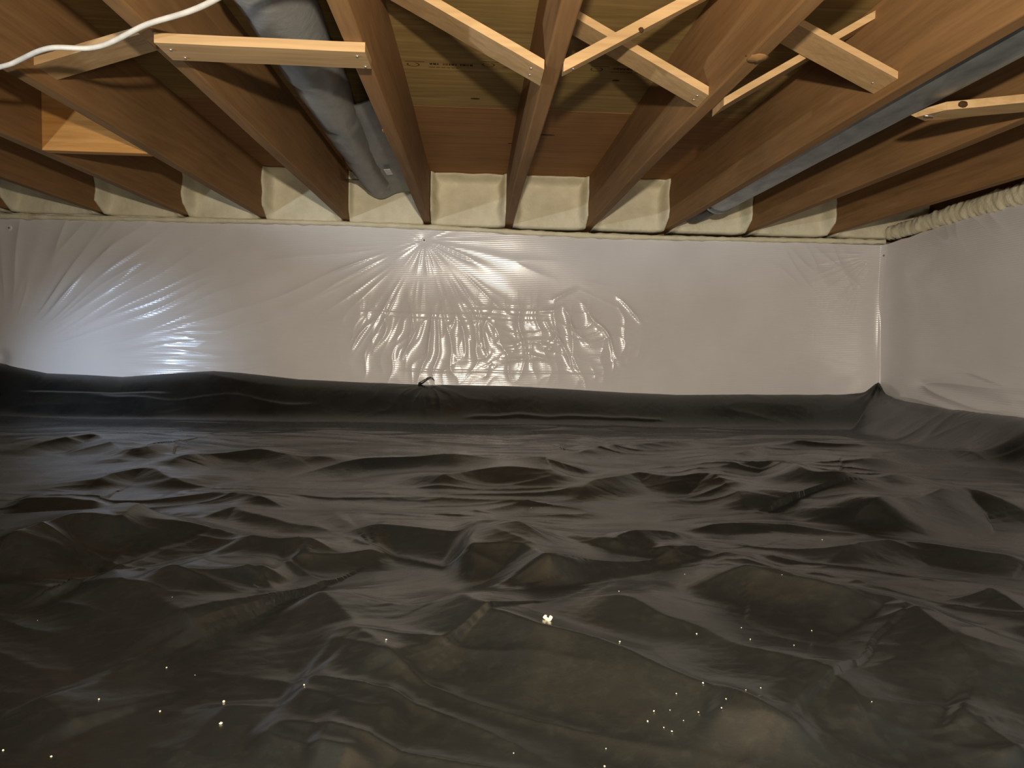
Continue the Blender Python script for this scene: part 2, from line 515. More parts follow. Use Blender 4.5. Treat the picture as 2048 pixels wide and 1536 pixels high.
# ------------------------------------------------------------------ wrapped duct
dr = empty('wrapped_duct', (-.445, 1.6, .65))
tag(dr, 'large grey wrapped round duct hanging between two joists left of the middle', 'duct')
n, m_ = 110, 40
ys = np.linspace(-2.4, 3.47, n); an = np.linspace(0, 2*np.pi, m_, endpoint=False)
Y, A = np.meshgrid(ys, an, indexing='ij')
TP = sstep((Y-1.3)/2.0)
R = .083 - .024*TP + .0035*noise2(Y*3.1, np.cos(A)*1.6+7, 3) + .0035*noise2(Y*9, np.sin(A)*2.0, 5)
for yc, s, a0 in ((1.42, .012, 4.7), (1.93, .012, 4.9), (2.02, .010, 5.6), (2.42, .012, 4.4), (2.08, .006, 2.9), (1.25, .010, 5.2), (2.85, .007, 4.3), (3.1, .006, 5.0)):
    R += (-s*bell((Y-yc-.03*np.sin(A*1.0+a0)-.01*np.sin(A*3))/.014) + .5*s*bell((Y-yc-.035-.03*np.sin(A+a0)-.01*np.sin(A*3))/.022))*(.55+.45*np.cos(A-a0))
xc = -.445 - .036*TP; zc = .735 - .006*TP + .004*np.sin(Y*1.9+.6)
V = np.stack([xc+R*np.cos(A), Y, zc+R*np.sin(A)], -1).reshape(-1, 3)
F_ = []
for i in range(n-1):
    for k in range(m_): F_.append((i*m_+k, i*m_+(k+1) % m_, (i+1)*m_+(k+1) % m_, (i+1)*m_+k))
F_.append(tuple(range(m_))); F_.append(tuple((n-1)*m_+k for k in range(m_))[::-1])
mk('wrap_sleeve', V, F_, M['wrap'], dr, True)
# flap of the wrap stapled towards the right-hand joist
nu, nv = 60, 10
yy, tt = np.meshgrid(np.linspace(2.3, 3.50, nu), np.linspace(0, 1, nv), indexing='ij')
x_in = -.445-.036*sstep((yy-1.3)/2.0) + .045
X = x_in + tt*(JX[5]-.004-x_in); Z = .715 + .030*tt + .008*noise2(yy*2.2, tt*2, 9)
V = np.concatenate([np.stack([X, yy, Z], -1).reshape(-1, 3), np.stack([X, yy, Z+.004], -1).reshape(-1, 3)])
q = gridfaces(nu, nv)
mk('wrap_flap', V, np.concatenate([q, q[:, ::-1]+nu*nv]).astype(np.int32), M['wrap'], dr, True)
# skirt that closes the bay round the duct end
nu = 48; X = np.linspace(JX[4]+TH+.002, JX[5]-.002, nu); V = []; F_ = []
nr = 6
for j in range(nr):
    tv = j/(nr-1)
    for x in X:
        dx = x+.481
        z_in = .729 - (math.sqrt(max(0, .060**2-dx*dx)) if abs(dx) < .060 else 0) + .004
        side = .012*sstep(dx/.2) + .055*sstep((-dx-.03)/.12)
        z_out = .680 + .030*(1-math.exp(-(dx/.055)**2)) + side + .002*math.sin(x*46)
        z = z_in*(1-tv) + z_out*tv if tv < .95 else z_out
        V.append((x, 3.44+.15*tv, z))
V += [(a, b+.003, c+.004) for a, b, c in V]
q = gridfaces(nr, nu)
mk('wrap_skirt', V, np.concatenate([q, q[:, ::-1]+nr*nu]).astype(np.int32), M['wrap'], dr, True)
vv = [(-.402, 3.105, .7095), (-.376, 3.105, .7125), (-.374, 3.20, .7125), (-.400, 3.20, .7095)]
vv += [(a, b, c-.0015) for a, b, c in vv]
poly('sticker', vv, [(0, 1, 2, 3), (7, 6, 5, 4), (0, 4, 5, 1), (1, 5, 6, 2), (2, 6, 7, 3), (3, 7, 4, 0)], M['sticker'], dr)

# ------------------------------------------------------------------ bare metal duct
d2 = empty('metal_duct', (1.066, 1.6, .59)); tag(d2, 'bare galvanised round duct running beside a joist on the right', 'duct')
n, m_ = 60, 32
ys = np.linspace(-2.4, 3.20, n); Y, A = np.meshgrid(ys, np.linspace(0, 2*np.pi, m_, endpoint=False), indexing='ij')
R = .074 + .002*noise2(Y*2, np.cos(A)*1.5, 13) + .003*bell((Y-1.95)/.012) + .003*bell((Y-.75)/.012)
V = np.stack([1.064+R*np.cos(A), Y, .668+R*np.sin(A)], -1).reshape(-1, 3); F_ = []
for i in range(n-1):
    for k in range(m_): F_.append((i*m_+k, i*m_+(k+1) % m_, (i+1)*m_+(k+1) % m_, (i+1)*m_+k))
F_.append(tuple(range(m_)))
mk('duct_pipe', V, F_, M['galv'], d2, True)
tube('end_cap', [(1.064, 3.19, .668), (1.064, 3.225, .668)], .078, M['galv'], d2, 32)
tube('duct_stub', [(1.064, 3.226, .668), (1.064, 3.60, .668)], .060, M['cap_shade'], d2, 24)  # dark colour painted on the stub for the shade behind the end cap

# ------------------------------------------------------------------ white cable
cab = [(-1.46, 1.90, .560), (-1.20, 1.74, .563), (-1.024, 1.632, .565), (-.96, 1.59, .566), (-.856, 1.525, .565), (-.765, 1.497, .5655), (-.662, 1.434, .566), (-.573, 1.374, .570), (-.447, 1.281, .575), (-.30, 1.15, .578), (-.10, .95, .575), (.05, .7, .575)]
cp_ = np.array(cab); tq = np.linspace(0, len(cab)-1, 90)
def crs(P, t):
    i = int(min(max(math.floor(t), 0), len(P)-2)); s = t-i
    p0, p1, p2, p3 = P[max(i-1, 0)], P[i], P[i+1], P[min(i+2, len(P)-1)]
    return .5*((2*p1)+(-p0+p2)*s+(2*p0-5*p1+4*p2-p3)*s*s+(-p0+3*p1-3*p2+p3)*s**3)
pts = [crs(cp_, t) for t in tq]
pts = [(p[0], p[1]+.004*math.sin(i*.33), p[2]-.003+.003*math.sin(i*.27)) for i, p in enumerate(pts)]
tag(tube('electric_cable', pts, .0052, M['cable'], None, 10), 'white electric cable slung under the left joists', 'cable')

# ------------------------------------------------------------------ spray foam
BAY = {
 -2: 'cream foam in the bay beyond the left edge', -1: 'cream foam in the second bay beyond the left edge',
 0: 'cream foam block at the left edge above the pinned sheet corner',
 1: 'cream foam block in the bay between the two farthest left joists in view',
 2: 'cream foam block in the bay that holds the orange solid block',
 3: 'cream foam block in the bay left of the wrapped duct bay',
 4: 'cream foam block beneath the end of the wrapped grey duct',
 5: 'cream foam block just left of the middle joist',
 6: 'cream foam block just right of the middle joist',
 7: 'cream foam block in the bay left of the bare metal duct',
 8: 'cream foam block beneath the end of the bare metal duct',
 9: 'small cream foam block between the last two joists on the right',
 10: 'small cream foam block between the last joist and the right wall'}
def foam_bay(k):
    x0 = JX[k]+TH+.0015; x1 = JX[k+1]-.0015 if k < 10 else CX+.16
    z0, z1 = HJ-.008, HC-.003
    nu, nv = 64, 44
    U, Z = np.meshgrid(np.linspace(x0, x1, nu), np.linspace(z0, z1, nv), indexing='ij')
    wob = .006*noise2(U*9+k*3, Z*11, 21)
    dl = U-x0; drr = x1-U; dt = z1-Z
    bl = (.085+.022*noise2(Z*14, U*0+k, 22)); bt = .06+.015*noise2(U*12, U*0+k, 23)
    hgt = np.clip((Z-z0)/.05, 0, 1)                     # the side coat thins out at the bottom
    cw = .024+.007*noise2(Z*16, U*0+k, 25)
    fl = np.exp(-(dl/cw)**2.6)*bl*hgt; fr = np.exp(-(drr/cw)**2.6)*bl*hgt; ft = np.exp(-(dt/.020)**2)*bt
    Yf = D-.012 - np.maximum(np.maximum(fl, fr), ft) + wob + .0012*noise2(U*60, Z*60, 24)
    if k == 4: Yf = D-.012 + wob*.4 - np.exp(-(dl/.012)**2)*.04*hgt
    front = np.stack([U, Yf, Z], -1).reshape(-1, 3)
    back = front.copy(); back[:, 1] = D+.15
    q = gridfaces(nu, nv); nn = nu*nv
    rim = []
    idx = np.arange(nn).reshape(nu, nv)
    loop = list(idx[:, 0]) + list(idx[-1, 1:]) + list(idx[-2::-1, -1]) + list(idx[0, -2:0:-1])
    for a, b in zip(loop, loop[1:]+loop[:1]): rim.append((a, a+nn, b+nn, b))
    F_ = np.concatenate([q, q[:, ::-1]+nn, np.array(rim)]).astype(np.int32)
    o = mk('foam_block', np.concatenate([front, back]), F_, M['foam'], None, True)
    tag(o, BAY[k], 'foam', 'spray foam blocks between the joist ends')
for k in range(-2, 11): foam_bay(k)

def foam_strip(name, path, rad, label, seed, ribs=0.0, n=12):
    V, F_ = [], []
    P = [Vector(p) for p in path]; N_ = len(P)
    s = 0
    for i, p in enumerate(P):
        t = (P[min(i+1, N_-1)]-P[max(i-1, 0)]).normalized(); a = Vector((t.y, -t.x, 0)).normalized()
        s += (P[i]-P[i-1]).length if i else 0
        rz, ry = rad(s)
        for k in range(n):
            c = 2*math.pi*k/n
            w_ = 1+(.30 if not ribs else .12)*float(noise2(s*16, math.cos(c)*1.5+seed, seed))+ribs*float(noise2(s*46+.9*math.sin(c), math.sin(c)*1.1, seed+3))
            V.append((p.x+a.x*ry*w_*math.cos(c), p.y+a.y*ry*w_*math.cos(c), p.z+rz*w_*math.sin(c)))
    for i in range(N_-1):
        for k in range(n): F_.append((i*n+k, i*n+(k+1) % n, (i+1)*n+(k+1) % n, (i+1)*n+k))
    F_.append(tuple(range(n))); F_.append(tuple((N_-1)*n+k for k in range(n))[::-1])
    o = mk(name, V, F_, M['foam'], None, True)
    return tag(o, label, 'foam')
foam_strip('foam_bead', [(x, D-.004, HJ-.025-.012*sstep((x+.6)/1.2)-.006*math.sin(x*2.1)) for x in np.linspace(-3.4, CX-.01, 420)],
           lambda s: (.0125+.005*float(noise2(s*3.1, s*0, 33))+.003*float(noise2(s*27, s*0, 34)), .015+.004*float(noise2(s*31, s*0, 35))), 'long thin cream foam bead along the top of the far white sheet', 31)
foam_strip('foam_bead', [(CX+.005, y, .600+.018*sstep((3.6-y)/.8)) for y in np.linspace(D-.02, .2, 420)],
           lambda s: (.034+.008*min(1, s/.6), .030), 'thick ribbed cream foam bead along the top of the right wall', 37, .24, 18)

# ------------------------------------------------------------------ white sheet on the walls (far wall, then round the corner and along the right wall)
u1 = np.arange(-3.4, -2.45, .02); u2_ = np.arange(-2.45, CX-.03, .0036)
na = 14; u3_ = np.arange(0.03, 1.9, .006); u4_ = np.arange(1.9, 4.2, .03)
nb = len(u1)+len(u2_)
xw = np.concatenate([u1, u2_, np.full(len(u3_)+len(u4_), CX)]); yw = np.concatenate([np.full(nb, D), D-u3_, D-u4_])
nx_ = np.concatenate([np.zeros(nb), np.full(len(u3_)+len(u4_), -1.)]); ny_ = np.concatenate([np.full(nb, -1.), np.zeros(len(u3_)+len(u4_))])
nU = len(xw); nV = 236
topx = np.interp(xw, [-3.4, -2.3, -.7, -.2, .9, 2.1], [.575, .574, .578, .556, .552, .540])
topr = np.interp(D-yw, [0, .12, .5, .9, 4], [.540, .552, .572, .580, .585])
top = np.where(ny_ < 0, topx, topr) + .004*noise2((xw-yw)*9, xw*0, 41)
S = np.linspace(0, 1, nV)
Zw = -.40 + (top[:, None]+.40)*S[None, :]
Xw = np.repeat(xw[:, None], nV, 1); Yw = np.repeat(yw[:, None], nV, 1)
back = np.repeat((ny_ < 0)[:, None], nV, 1)

def radial(px, pz, freq, amp, r0, r1, seed, a0, a1, warp=.25, sharp=.22):
    """tension folds that fan out from a fastener"""
    dx = Xw-px; dz = Zw-pz; rr_ = np.hypot(dx, dz)+1e-6
    th = np.arctan2(dz, dx); th = np.where(th > 2.2, th-2*np.pi, th)
    tw = th + warp*.12*noise2(Xw*2.2, Zw*2.2, seed+50)
    nn_ = noise2(tw*freq, rr_*1.1, seed)
    fold = np.exp(-np.abs(nn_)/sharp)
    env = sstep((rr_-r0*.5)/(r0*.6)) * (1-sstep((rr_-r1*.6)/(r1*.5)))
    aw = sstep((th-a0)/.25)*(1-sstep((th-a1+.25)/.25))
    brk = .35+.65*sstep(.5+1.2*noise2(th*freq*.35+9, rr_*3.0, seed+9))
    return amp*fold*env*aw*brk
disp = .006*noise2(Xw*1.3, Zw*1.6, 61) + .0025*noise2(Xw*4, Zw*4, 62)
# centre pin
disp += radial(-.272, .500, 8.0, .0120, .34, 1.45, 71, -3.12, -2.50, .25, .38)
disp += radial(-.272, .500, 4.5, .0055, .05, .70, 72, -.85, .10, .2, .3)
disp += radial(-.272, .500, 4.0, .0022, .03, .18, 78, -4.0, .9, .1, .3)
disp += radial(-.272, .500, 8.5, .0050, .36, .70, 79, -2.7, -.5, .5, .35)
# lower left pin: long fan rising to the right
disp += radial(-2.33, -.16, 7.0, .0130, .42, .95, 73, .50, 1.65, .3, .38)
disp += radial(-2.33, -.16, 11.0, .0080, .45, 1.50, 74, .10, 1.10, .3, .38)
disp += radial(-2.33, -.16, 13.0, .0080, .80, 1.70, 75, -.20, .40, .5, .4)
# corner pins
disp += radial(2.05, .49, 6.0, .002, .08, .4, 76, -3.3, -1.7)
disp += radial(1.72, -.20, 9., .0012, .25, .6, 77, 1.2, 3.3, .3, .4)
disp += radial(.30, .36, 7., .0035, .35, 1.25, 94, -.75, .0, .5, .4)
# crumpled patch below the centre pin, with packing creases
def bump_xz(x, z, sx, sz): return np.exp(-(((Xw-x)/sx)**4)-(((Zw-z)/sz)**4))
cr = bump_xz(.13, .0, .72, .19)
wx = Xw + .05*noise2(Xw*5, Zw*4, 81) + .02*noise2(Xw*13, Zw*9, 82); wz = Zw + .05*noise2(Xw*4, Zw*6, 83)
f1 = np.exp(-np.abs(noise2(wx*8, wz*2.0, 84))/.26); f2_ = np.exp(-np.abs(noise2(wx*12, wz*5, 85))/.28)
f3_ = np.exp(-np.abs(noise2(wx*5, wz*16, 86))/.2)
disp += cr*(.0090*f1 + .0045*f2_) + bump_xz(.32, .0, .45, .17)*.004*f3_
for zz, xa, xb, am in ((.132, -.62, .30, .003), (.158, -.1, .34, .003), (.108, -.45, .33, .0022), (-.15, -.4, .6, .004)):
    disp += am*np.exp(-np.abs(Zw-zz-.006*noise2(Xw*3, Xw*0, 87))/.004)*sstep((Xw-xa)/.1)*(1-sstep((Xw-xb)/.1))
# the hard folded corner of the packing crease
def seg(x0, z0, x1, z1, am, wd):
    L2 = (x1-x0)**2+(z1-z0)**2
    A1 = Xw+.03*noise2(Xw*6, Zw*6, 95); A2 = Zw+.03*noise2(Xw*6, Zw*6, 96)
    t = np.clip(((A1-x0)*(x1-x0)+(A2-z0)*(z1-z0))/L2, 0, 1)
    d_ = np.hypot(A1-x0-t*(x1-x0), A2-z0-t*(z1-z0)); am = am*(.25+.75*np.sin(np.pi*t)**.7)
    return am*np.exp(-(d_/wd)**1.3)
for sg in ((.32,.155,.42,.19),(.42,.19,.50,.08),(.36,.12,.43,.02),(.36,-.03,.41,.06),(.41,.06,.47,-.12),(.26,-.06,.40,-.07),(.12,-.03,.24,.0),
           (.24,.0,.40,-.01),(.14,-.10,.30,-.07),(.47,.12,.57,-.02),(.55,.20,.68,.02),(.36,.22,.50,.28),(-.10,.12,-.06,-.08),(-.22,.10,-.24,-.10),
           (-.30,.06,-.36,-.08),(.02,.10,.06,-.06),(-.42,.10,-.52,-.06),(-.50,.08,-.62,-.04),(.62,.10,.76,-.10),(.70,.24,.86,.10)):
    disp += np.where(back, seg(*sg, .0075, .011), 0)
# fine diagonal folds high on the right of the far wall, and low on the right wall
disp += bump_xz(1.75, .42, .22, .12)*.004*np.exp(-np.abs(noise2((Xw+Zw*.9)*9, (Zw-Xw)*1.5, 88))/.18)
disp = np.where(back, disp, .004*noise2(Yw*1.6, Zw*2, 91))
Dr = D-Yw
lowf = sstep((-.02-Zw)/.1)*sstep((Dr-.05)/.2)
disp += np.where(back, 0, lowf*.011*np.exp(-np.abs(noise2((Zw+.10*Dr)*13, Dr*1.6, 92))/.35))
disp += np.where(back, 0, sstep((Zw-.42)/.1)*sstep((Dr-.3)/.2)*.006*np.exp(-np.abs(noise2((Dr+Zw)*9, (Zw-Dr)*1.2, 93))/.2))
disp += np.where(back, .030*sstep((.32-Zw)/.6), 0)
# fasteners pull the sheet back to the wall
for (px, pz) in ((-.272, .500), (-2.33, -.13), (-2.30, .502)):
    disp = np.where(back, disp*(1-.95*np.exp(-(np.hypot(Xw-px, Zw-pz)/.045)**2)) - .004*np.exp(-(np.hypot(Xw-px, Zw-pz)/.03)**2), disp)
# corner: the sheet spans it in a soft tube with a raised seam
ce = np.where(back, CX-Xw, Dr)
bow = (.010+.030*np.exp(-((Zw-.16)/.30)**2))
cor = bow*np.exp(-(ce/.05)**1.5)
disp += cor
disp = np.clip(disp, -.006, .05)
Vw = np.stack([Xw+nx_[:, None]*disp, Yw+ny_[:, None]*disp, Zw], -1).reshape(-1, 3)
sheet = mk('wall_sheet', Vw, gridfaces(nU, nV), M['white'], None, True)
tag(sheet, 'shiny wrinkled white plastic sheet lining the far wall and turning onto the right wall', 'plastic sheet')

def pin(x, y, z, nrm, label):
    r_ = empty('sheet_fastener', (x, y, z)); tag(r_, label, 'fastener', 'fasteners pinning the white sheet')
    nv_ = Vector(nrm).normalized()
    def disc(name, rad, d0, d1, mat):
        a = nv_.cross(Vector((0, 0, 1))).normalized(); b = nv_.cross(a); n = 16; V, F_ = [], []
        for (rr_, d_) in ((rad, d0), (rad, d0+(d1-d0)*.6), (rad*.75, d1)):
            for k in range(n):
                c_ = 2*math.pi*k/n; p = Vector((x, y, z))+nv_*d_+a*math.cos(c_)*rr_+b*math.sin(c_)*rr_
                V.append(tuple(p))
        for j in range(2):
            for k in range(n): F_.append((j*n+k, j*n+(k+1) % n, (j+1)*n+(k+1) % n, (j+1)*n+k))
        F_.append(tuple(2*n+k for k in range(n)))
        return mk(name, V, F_, mat, r_)
    disc('washer', .015, -.004, .004, M['pin']); disc('pin_head', .0055, .003, .0055, M['pinhole'])
pin(-.272, D+.004, .500, (0, -1, 0), 'small round fastener near the top centre of the far white sheet')
pin(-2.285, D+.002, .502, (0, -1, 0), 'small round fastener at the upper left edge of the far white sheet')
pin(CX-.018, D-.018, .486, (-.6, -.8, 0), 'small round fastener at the top of the wall corner')
pin(CX-.018, D-.018, -.158, (-.6, -.8, 0), 'small round fastener at the bottom of the wall corner')

# ------------------------------------------------------------------ black ground sheet
# crests of the folds: (height, polyline in metres); the steep side lies to the right of the direction of travel
CRESTS = [
    (0.0384, [(-2.201, 3.462), (-2.021, 3.482), (-1.785, 3.488), (-1.519, 3.500), (-1.405, 3.517)]),
    (0.0398, [(-1.497, 2.351), (-1.463, 2.470), (-1.404, 2.566), (-1.344, 2.627), (-1.131, 2.355), (-1.057, 2.309), (-1.016, 2.400), (-0.981, 2.450), (-0.847, 2.383)]),
    (0.0225, [(-0.964, 1.819), (-0.967, 1.967), (-0.922, 2.046), (-0.806, 1.956), (-0.711, 1.880)]),
    (0.0368, [(-0.885, 2.068), (-0.841, 2.224), (-0.690, 2.319), (-0.541, 2.251), (-0.369, 2.162)]),
    (0.0181, [(-1.052, 1.648), (-0.955, 1.673), (-0.871, 1.657), (-0.816, 1.680)]),
    (0.0203, [(-0.769, 1.785), (-0.687, 1.743), (-0.592, 1.720), (-0.496, 1.666), (-0.407, 1.620)]),
    (0.0405, [(-0.756, 1.113), (-0.756, 1.182), (-0.756, 1.272), (-0.735, 1.339), (-0.682, 1.330), (-0.640, 1.342), (-0.659, 1.473), (-0.656, 1.548)]),
    (0.0206, [(-0.603, 1.461), (-0.558, 1.521), (-0.514, 1.581), (-0.490, 1.550), (-0.369, 1.470), (-0.241, 1.420)]),
    (0.0151, [(-0.637, 1.377), (-0.530, 1.402), (-0.452, 1.359), (-0.394, 1.324), (-0.298, 1.307), (-0.215, 1.266)]),
    (0.0100, [(-0.425, 2.979), (-0.257, 2.816), (-0.057, 2.726), (0.123, 2.692), (0.244, 2.843), (0.386, 2.888), (0.511, 2.732)]),
    (0.0224, [(0.234, 2.508), (0.363, 2.475), (0.549, 2.663), (0.698, 2.745), (0.844, 2.789), (0.988, 2.862)]),
    (0.0372, [(-0.541, 2.035), (-0.398, 2.157), (-0.252, 2.206), (-0.096, 2.182), (0.034, 2.166), (0.161, 2.149), (0.309, 2.100), (0.400, 2.049)]),
    (0.0380, [(-0.148, 1.881), (-0.041, 2.013), (0.056, 2.044), (0.198, 1.999), (0.325, 2.040)]),
    (0.0354, [(0.232, 1.738), (0.299, 1.873), (0.381, 1.949), (0.468, 2.022), (0.552, 1.960), (0.642, 1.944), (0.664, 1.804), (0.661, 1.649), (0.736, 1.617)]),
    (0.0062, [(-0.120, 1.536), (-0.049, 1.591), (0.111, 1.722), (0.194, 1.737), (0.283, 1.822)]),
    (0.0202, [(-0.277, 1.405), (-0.198, 1.442), (-0.111, 1.425), (-0.026, 1.391), (0.041, 1.368), (0.103, 1.322), (0.160, 1.270)]),
    (0.0121, [(0.238, 1.295), (0.301, 1.352), (0.357, 1.378), (0.417, 1.355)]),
    (0.0172, [(0.775, 2.771), (0.980, 2.987), (1.260, 3.137), (1.505, 3.167), (1.645, 3.131), (1.663, 2.954)]),
    (0.0219, [(0.663, 2.364), (0.781, 2.427), (0.945, 2.497), (1.109, 2.723), (1.261, 2.794), (1.371, 2.805), (1.523, 2.765), (1.598, 2.679)]),
    (0.0336, [(1.135, 2.180), (1.350, 2.393), (1.529, 2.521), (1.753, 2.590), (1.815, 2.528), (1.775, 2.355)]),
    (0.0459, [(0.572, 1.929), (0.677, 2.052), (0.845, 2.160), (0.911, 2.103), (0.892, 1.914), (0.911, 1.852), (1.006, 1.858), (1.098, 1.898), (1.232, 1.958), (1.335, 1.965)]),
    (0.0571, [(0.772, 1.474), (0.917, 1.580), (1.102, 1.681), (1.233, 1.747), (1.270, 1.707), (1.300, 1.635), (1.304, 1.533)]),
    (0.0148, [(0.420, 1.477), (0.535, 1.493), (0.633, 1.509), (0.681, 1.490), (0.722, 1.459), (0.757, 1.421), (0.826, 1.358)]),
    (0.0172, [(0.615, 1.238), (0.713, 1.305), (0.822, 1.351), (0.873, 1.349), (0.915, 1.310), (0.999, 1.247), (1.031, 1.182)]),
    (0.0153, [(-0.503, 1.086), (-0.451, 1.093), (-0.402, 1.094), (-0.338, 1.138), (-0.285, 1.134)]),
    (0.0252, [(-0.618, 1.162), (-0.577, 1.155), (-0.532, 1.105), (-0.482, 1.041), (-0.420, 0.988), (-0.356, 0.936), (-0.306, 0.917)]),
    (0.0179, [(-0.270, 1.105), (-0.212, 1.041), (-0.171, 0.970), (-0.119, 0.882), (-0.082, 0.828), (-0.035, 0.798)]),
    (0.0103, [(-0.208, 0.781), (-0.176, 0.774), (-0.124, 0.741), (-0.090, 0.734), (-0.054, 0.730)]),
    (0.0078, [(-0.216, 0.699), (-0.180, 0.687), (-0.145, 0.675), (-0.110, 0.657), (-0.090, 0.647)]),
    (0.0074, [(-0.260, 0.780), (-0.258, 0.726), (-0.266, 0.680), (-0.283, 0.647)]),
    (0.0278, [(-0.086, 1.123), (-0.029, 1.018), (0.030, 0.943), (0.082, 0.888), (0.134, 0.868), (0.187, 0.820), (0.218, 0.785), (0.240, 0.762), (0.269, 0.730), (0.303, 0.682), (0.327, 0.660), (0.387, 0.612)]),
    (0.0186, [(0.122, 1.060), (0.171, 1.036), (0.226, 0.999), (0.263, 0.954), (0.289, 0.925), (0.304, 0.896), (0.329, 0.842), (0.368, 0.789), (0.404, 0.742), (0.408, 0.683), (0.419, 0.625)]),
    (0.0314, [(-0.056, 1.239), (0.013, 1.235), (0.082, 1.225), (0.118, 1.154), (0.145, 1.105)]),
    (0.0283, [(0.315, 1.097), (0.397, 1.098), (0.445, 1.083), (0.482, 1.045), (0.514, 1.003), (0.561, 0.997), (0.600, 0.978), (0.595, 0.928), (0.578, 0.801), (0.559, 0.720), (0.560, 0.686)]),
    (0.0062, [(0.226, 0.707), (0.263, 0.688), (0.317, 0.672), (0.342, 0.660)]),
    (0.0066, [(-0.159, 0.672), (-0.120, 0.665), (-0.078, 0.645)]),
    (0.0120, [(-0.325, 1.224), (-0.263, 1.248), (-0.184, 1.291), (-0.132, 1.305)]),
    (0.0135, [(0.299, 1.262), (0.399, 1.295), (0.473, 1.242), (0.521, 1.183)]),
    (0.0108, [(-0.718, 1.077), (-0.682, 1.099), (-0.607, 1.057)]),
    (0.0080, [(-0.471, 0.780), (-0.426, 0.748), (-0.381, 0.709)]),
    (0.0191, [(0.769, 1.075), (0.779, 1.022), (0.766, 0.938), (0.762, 0.873)]),
    (0.0105, [(0.494, 0.717), (0.516, 0.687), (0.527, 0.635)]),
]

ZWX = [-3.4,-2.34,-2.10,-1.74,-1.424,-1.3,-1.18,-.88,-.26,.124,.277,.767,1.03,1.95,2.06,2.12]
ZWZ = [-.13,-.155,-.200,-.210,-.181,-.172,-.179,-.206,-.222,-.220,-.222,-.244,-.249,-.232,-.215,-.190]
gx = np.concatenate([np.arange(-3.5, -2.4, .02), np.arange(-2.4, -1.2, .0055), np.arange(-1.2, 1.2, .0036), np.arange(1.2, 2.085, .0055), [2.088]])
gy = np.concatenate([np.arange(-2.55, .45, .05), np.arange(.45, 1.4, .0032), np.arange(1.4, 2.4, .0046), np.arange(2.4, 3.668, .006), [3.668]])
GX, GY = np.meshgrid(gx, gy, indexing='ij')
def base(x, y):
    zw = np.interp(x, ZWX, ZWZ)
    s = sstep((y-3.40)/(3.68-3.40)); z1 = -.395+(zw+.395)*s
    zr = np.interp(y, [0, 2.7, 3.1, 3.5, 3.63, 3.7], [-.27, -.250, -.257, -.243, -.225, -.19])
    s2 = sstep((x-1.80)/(2.095-1.80)); z2 = -.395+(zr+.395)*s2
    return np.maximum(z1, z2)
Hz = base(GX, GY)
add = np.zeros_like(Hz)
for (hh, pl) in CRESTS:
    P = np.array(pl)
    P = np.array([crs(P, q_) for q_ in np.linspace(0, len(P)-1, (len(P)-1)*3+1)])
    near_ = P[:, 1].mean() < 1.45
    if near_: hh *= 1.6
    if P[:, 1].mean() > 3.0: hh *= .5
    wf = max(.034, hh*3.0+.012); wb = hh*(3.2 if near_ else 4.2)+.03
    mg = wb*3.2
    i0, i1 = np.searchsorted(gx, [P[:, 0].min()-mg, P[:, 0].max()+mg]); j0, j1 = np.searchsorted(gy, [P[:, 1].min()-mg, P[:, 1].max()+mg])
    x = GX[i0:i1, j0:j1]; y = GY[i0:i1, j0:j1]
    x = x + .012*noise2(x*9, y*9, 101); y = y + .010*noise2(x*8, y*8, 102)
    best = np.full(x.shape, 1e9); sd = np.zeros(x.shape); al = np.zeros(x.shape)
    L = np.hypot(*(P[1:]-P[:-1]).T); cum = np.concatenate([[0], np.cumsum(L)]); tot = cum[-1]
    for k in range(len(P)-1):
        ax, ay = P[k]; bx, by = P[k+1]-P[k]
        tq_ = ((x-ax)*bx+(y-ay)*by)/(L[k]**2+1e-9)
        tc = np.clip(tq_, 0, 1)
        ddx = x-ax-tc*bx; ddy = y-ay-tc*by
        d_ = np.hypot(ddx, ddy)
        upd = d_ < best
        cross = bx*(y-ay)-by*(x-ax)
        best = np.where(upd, d_, best); sd = np.where(upd, np.sign(cross), sd); al = np.where(upd, cum[k]+tc*L[k], al)
    tp = sstep(al/(.22*tot)+.0)*sstep((tot-al)/(.22*tot))
    tp = tp*(.85+.35*noise2(x*5, y*5, 103))
    front = np.clip(1-best/wf, 0, 1)**1.5
    bk = np.exp(-(best/wb)**1.4)
    add[i0:i1, j0:j1] += hh*tp*np.where(sd < 0, front, bk)
amb = 1-.7*sstep((GY-3.35)/.15)
Hz = Hz + add*np.where(GY > 3.55, .3, 1)
# general waviness, small folds and crinkles
Hz += amb*(.005*noise2(GX*2.2, GY*4.0, 111) + .0014*noise2((GX+.4*GY)*5, GY*11, 112))
sm = np.exp(-np.abs(noise2((GX+.25*GY)*5+.3*noise2(GX*3, GY*3, 116), GY*14, 113))/.16)*sstep(.5+1.4*noise2(GX*2.2, GY*2.2, 114))
Hz += amb*.0028*sm*sstep(.2+1.6*noise2(GX*1.6+4, GY*1.6, 118))
Hz += .0005*noise2(GX*30, GY*46, 115)*sstep(.5+noise2(GX*3, GY*3, 119))
Hz += .0002*noise2(GX*80, GY*95, 117)
# long low folds running across, between the crests
fw = GY + .10*noise2(GX*1.1, GY*1.5, 141) + .03*noise2(GX*3.3, GY*3, 142)
ff = np.exp(-np.abs(noise2(GX*1.5, fw*7.5, 143))/.17)*sstep(.42+1.5*noise2(GX*1.3, GY*2.6, 144))
Hz += amb*.0085*ff*sstep((GY-1.25)/.6)
fd = np.exp(-np.abs(noise2((GX*.9-GY*.5)*2.0, (GX*.55+GY)*7.0, 145))/.15)*sstep(.35+1.5*noise2(GX*2.1, GY*2.1, 146))
Hz += .0055*fd*(1-sstep((GY-1.2)/.4))
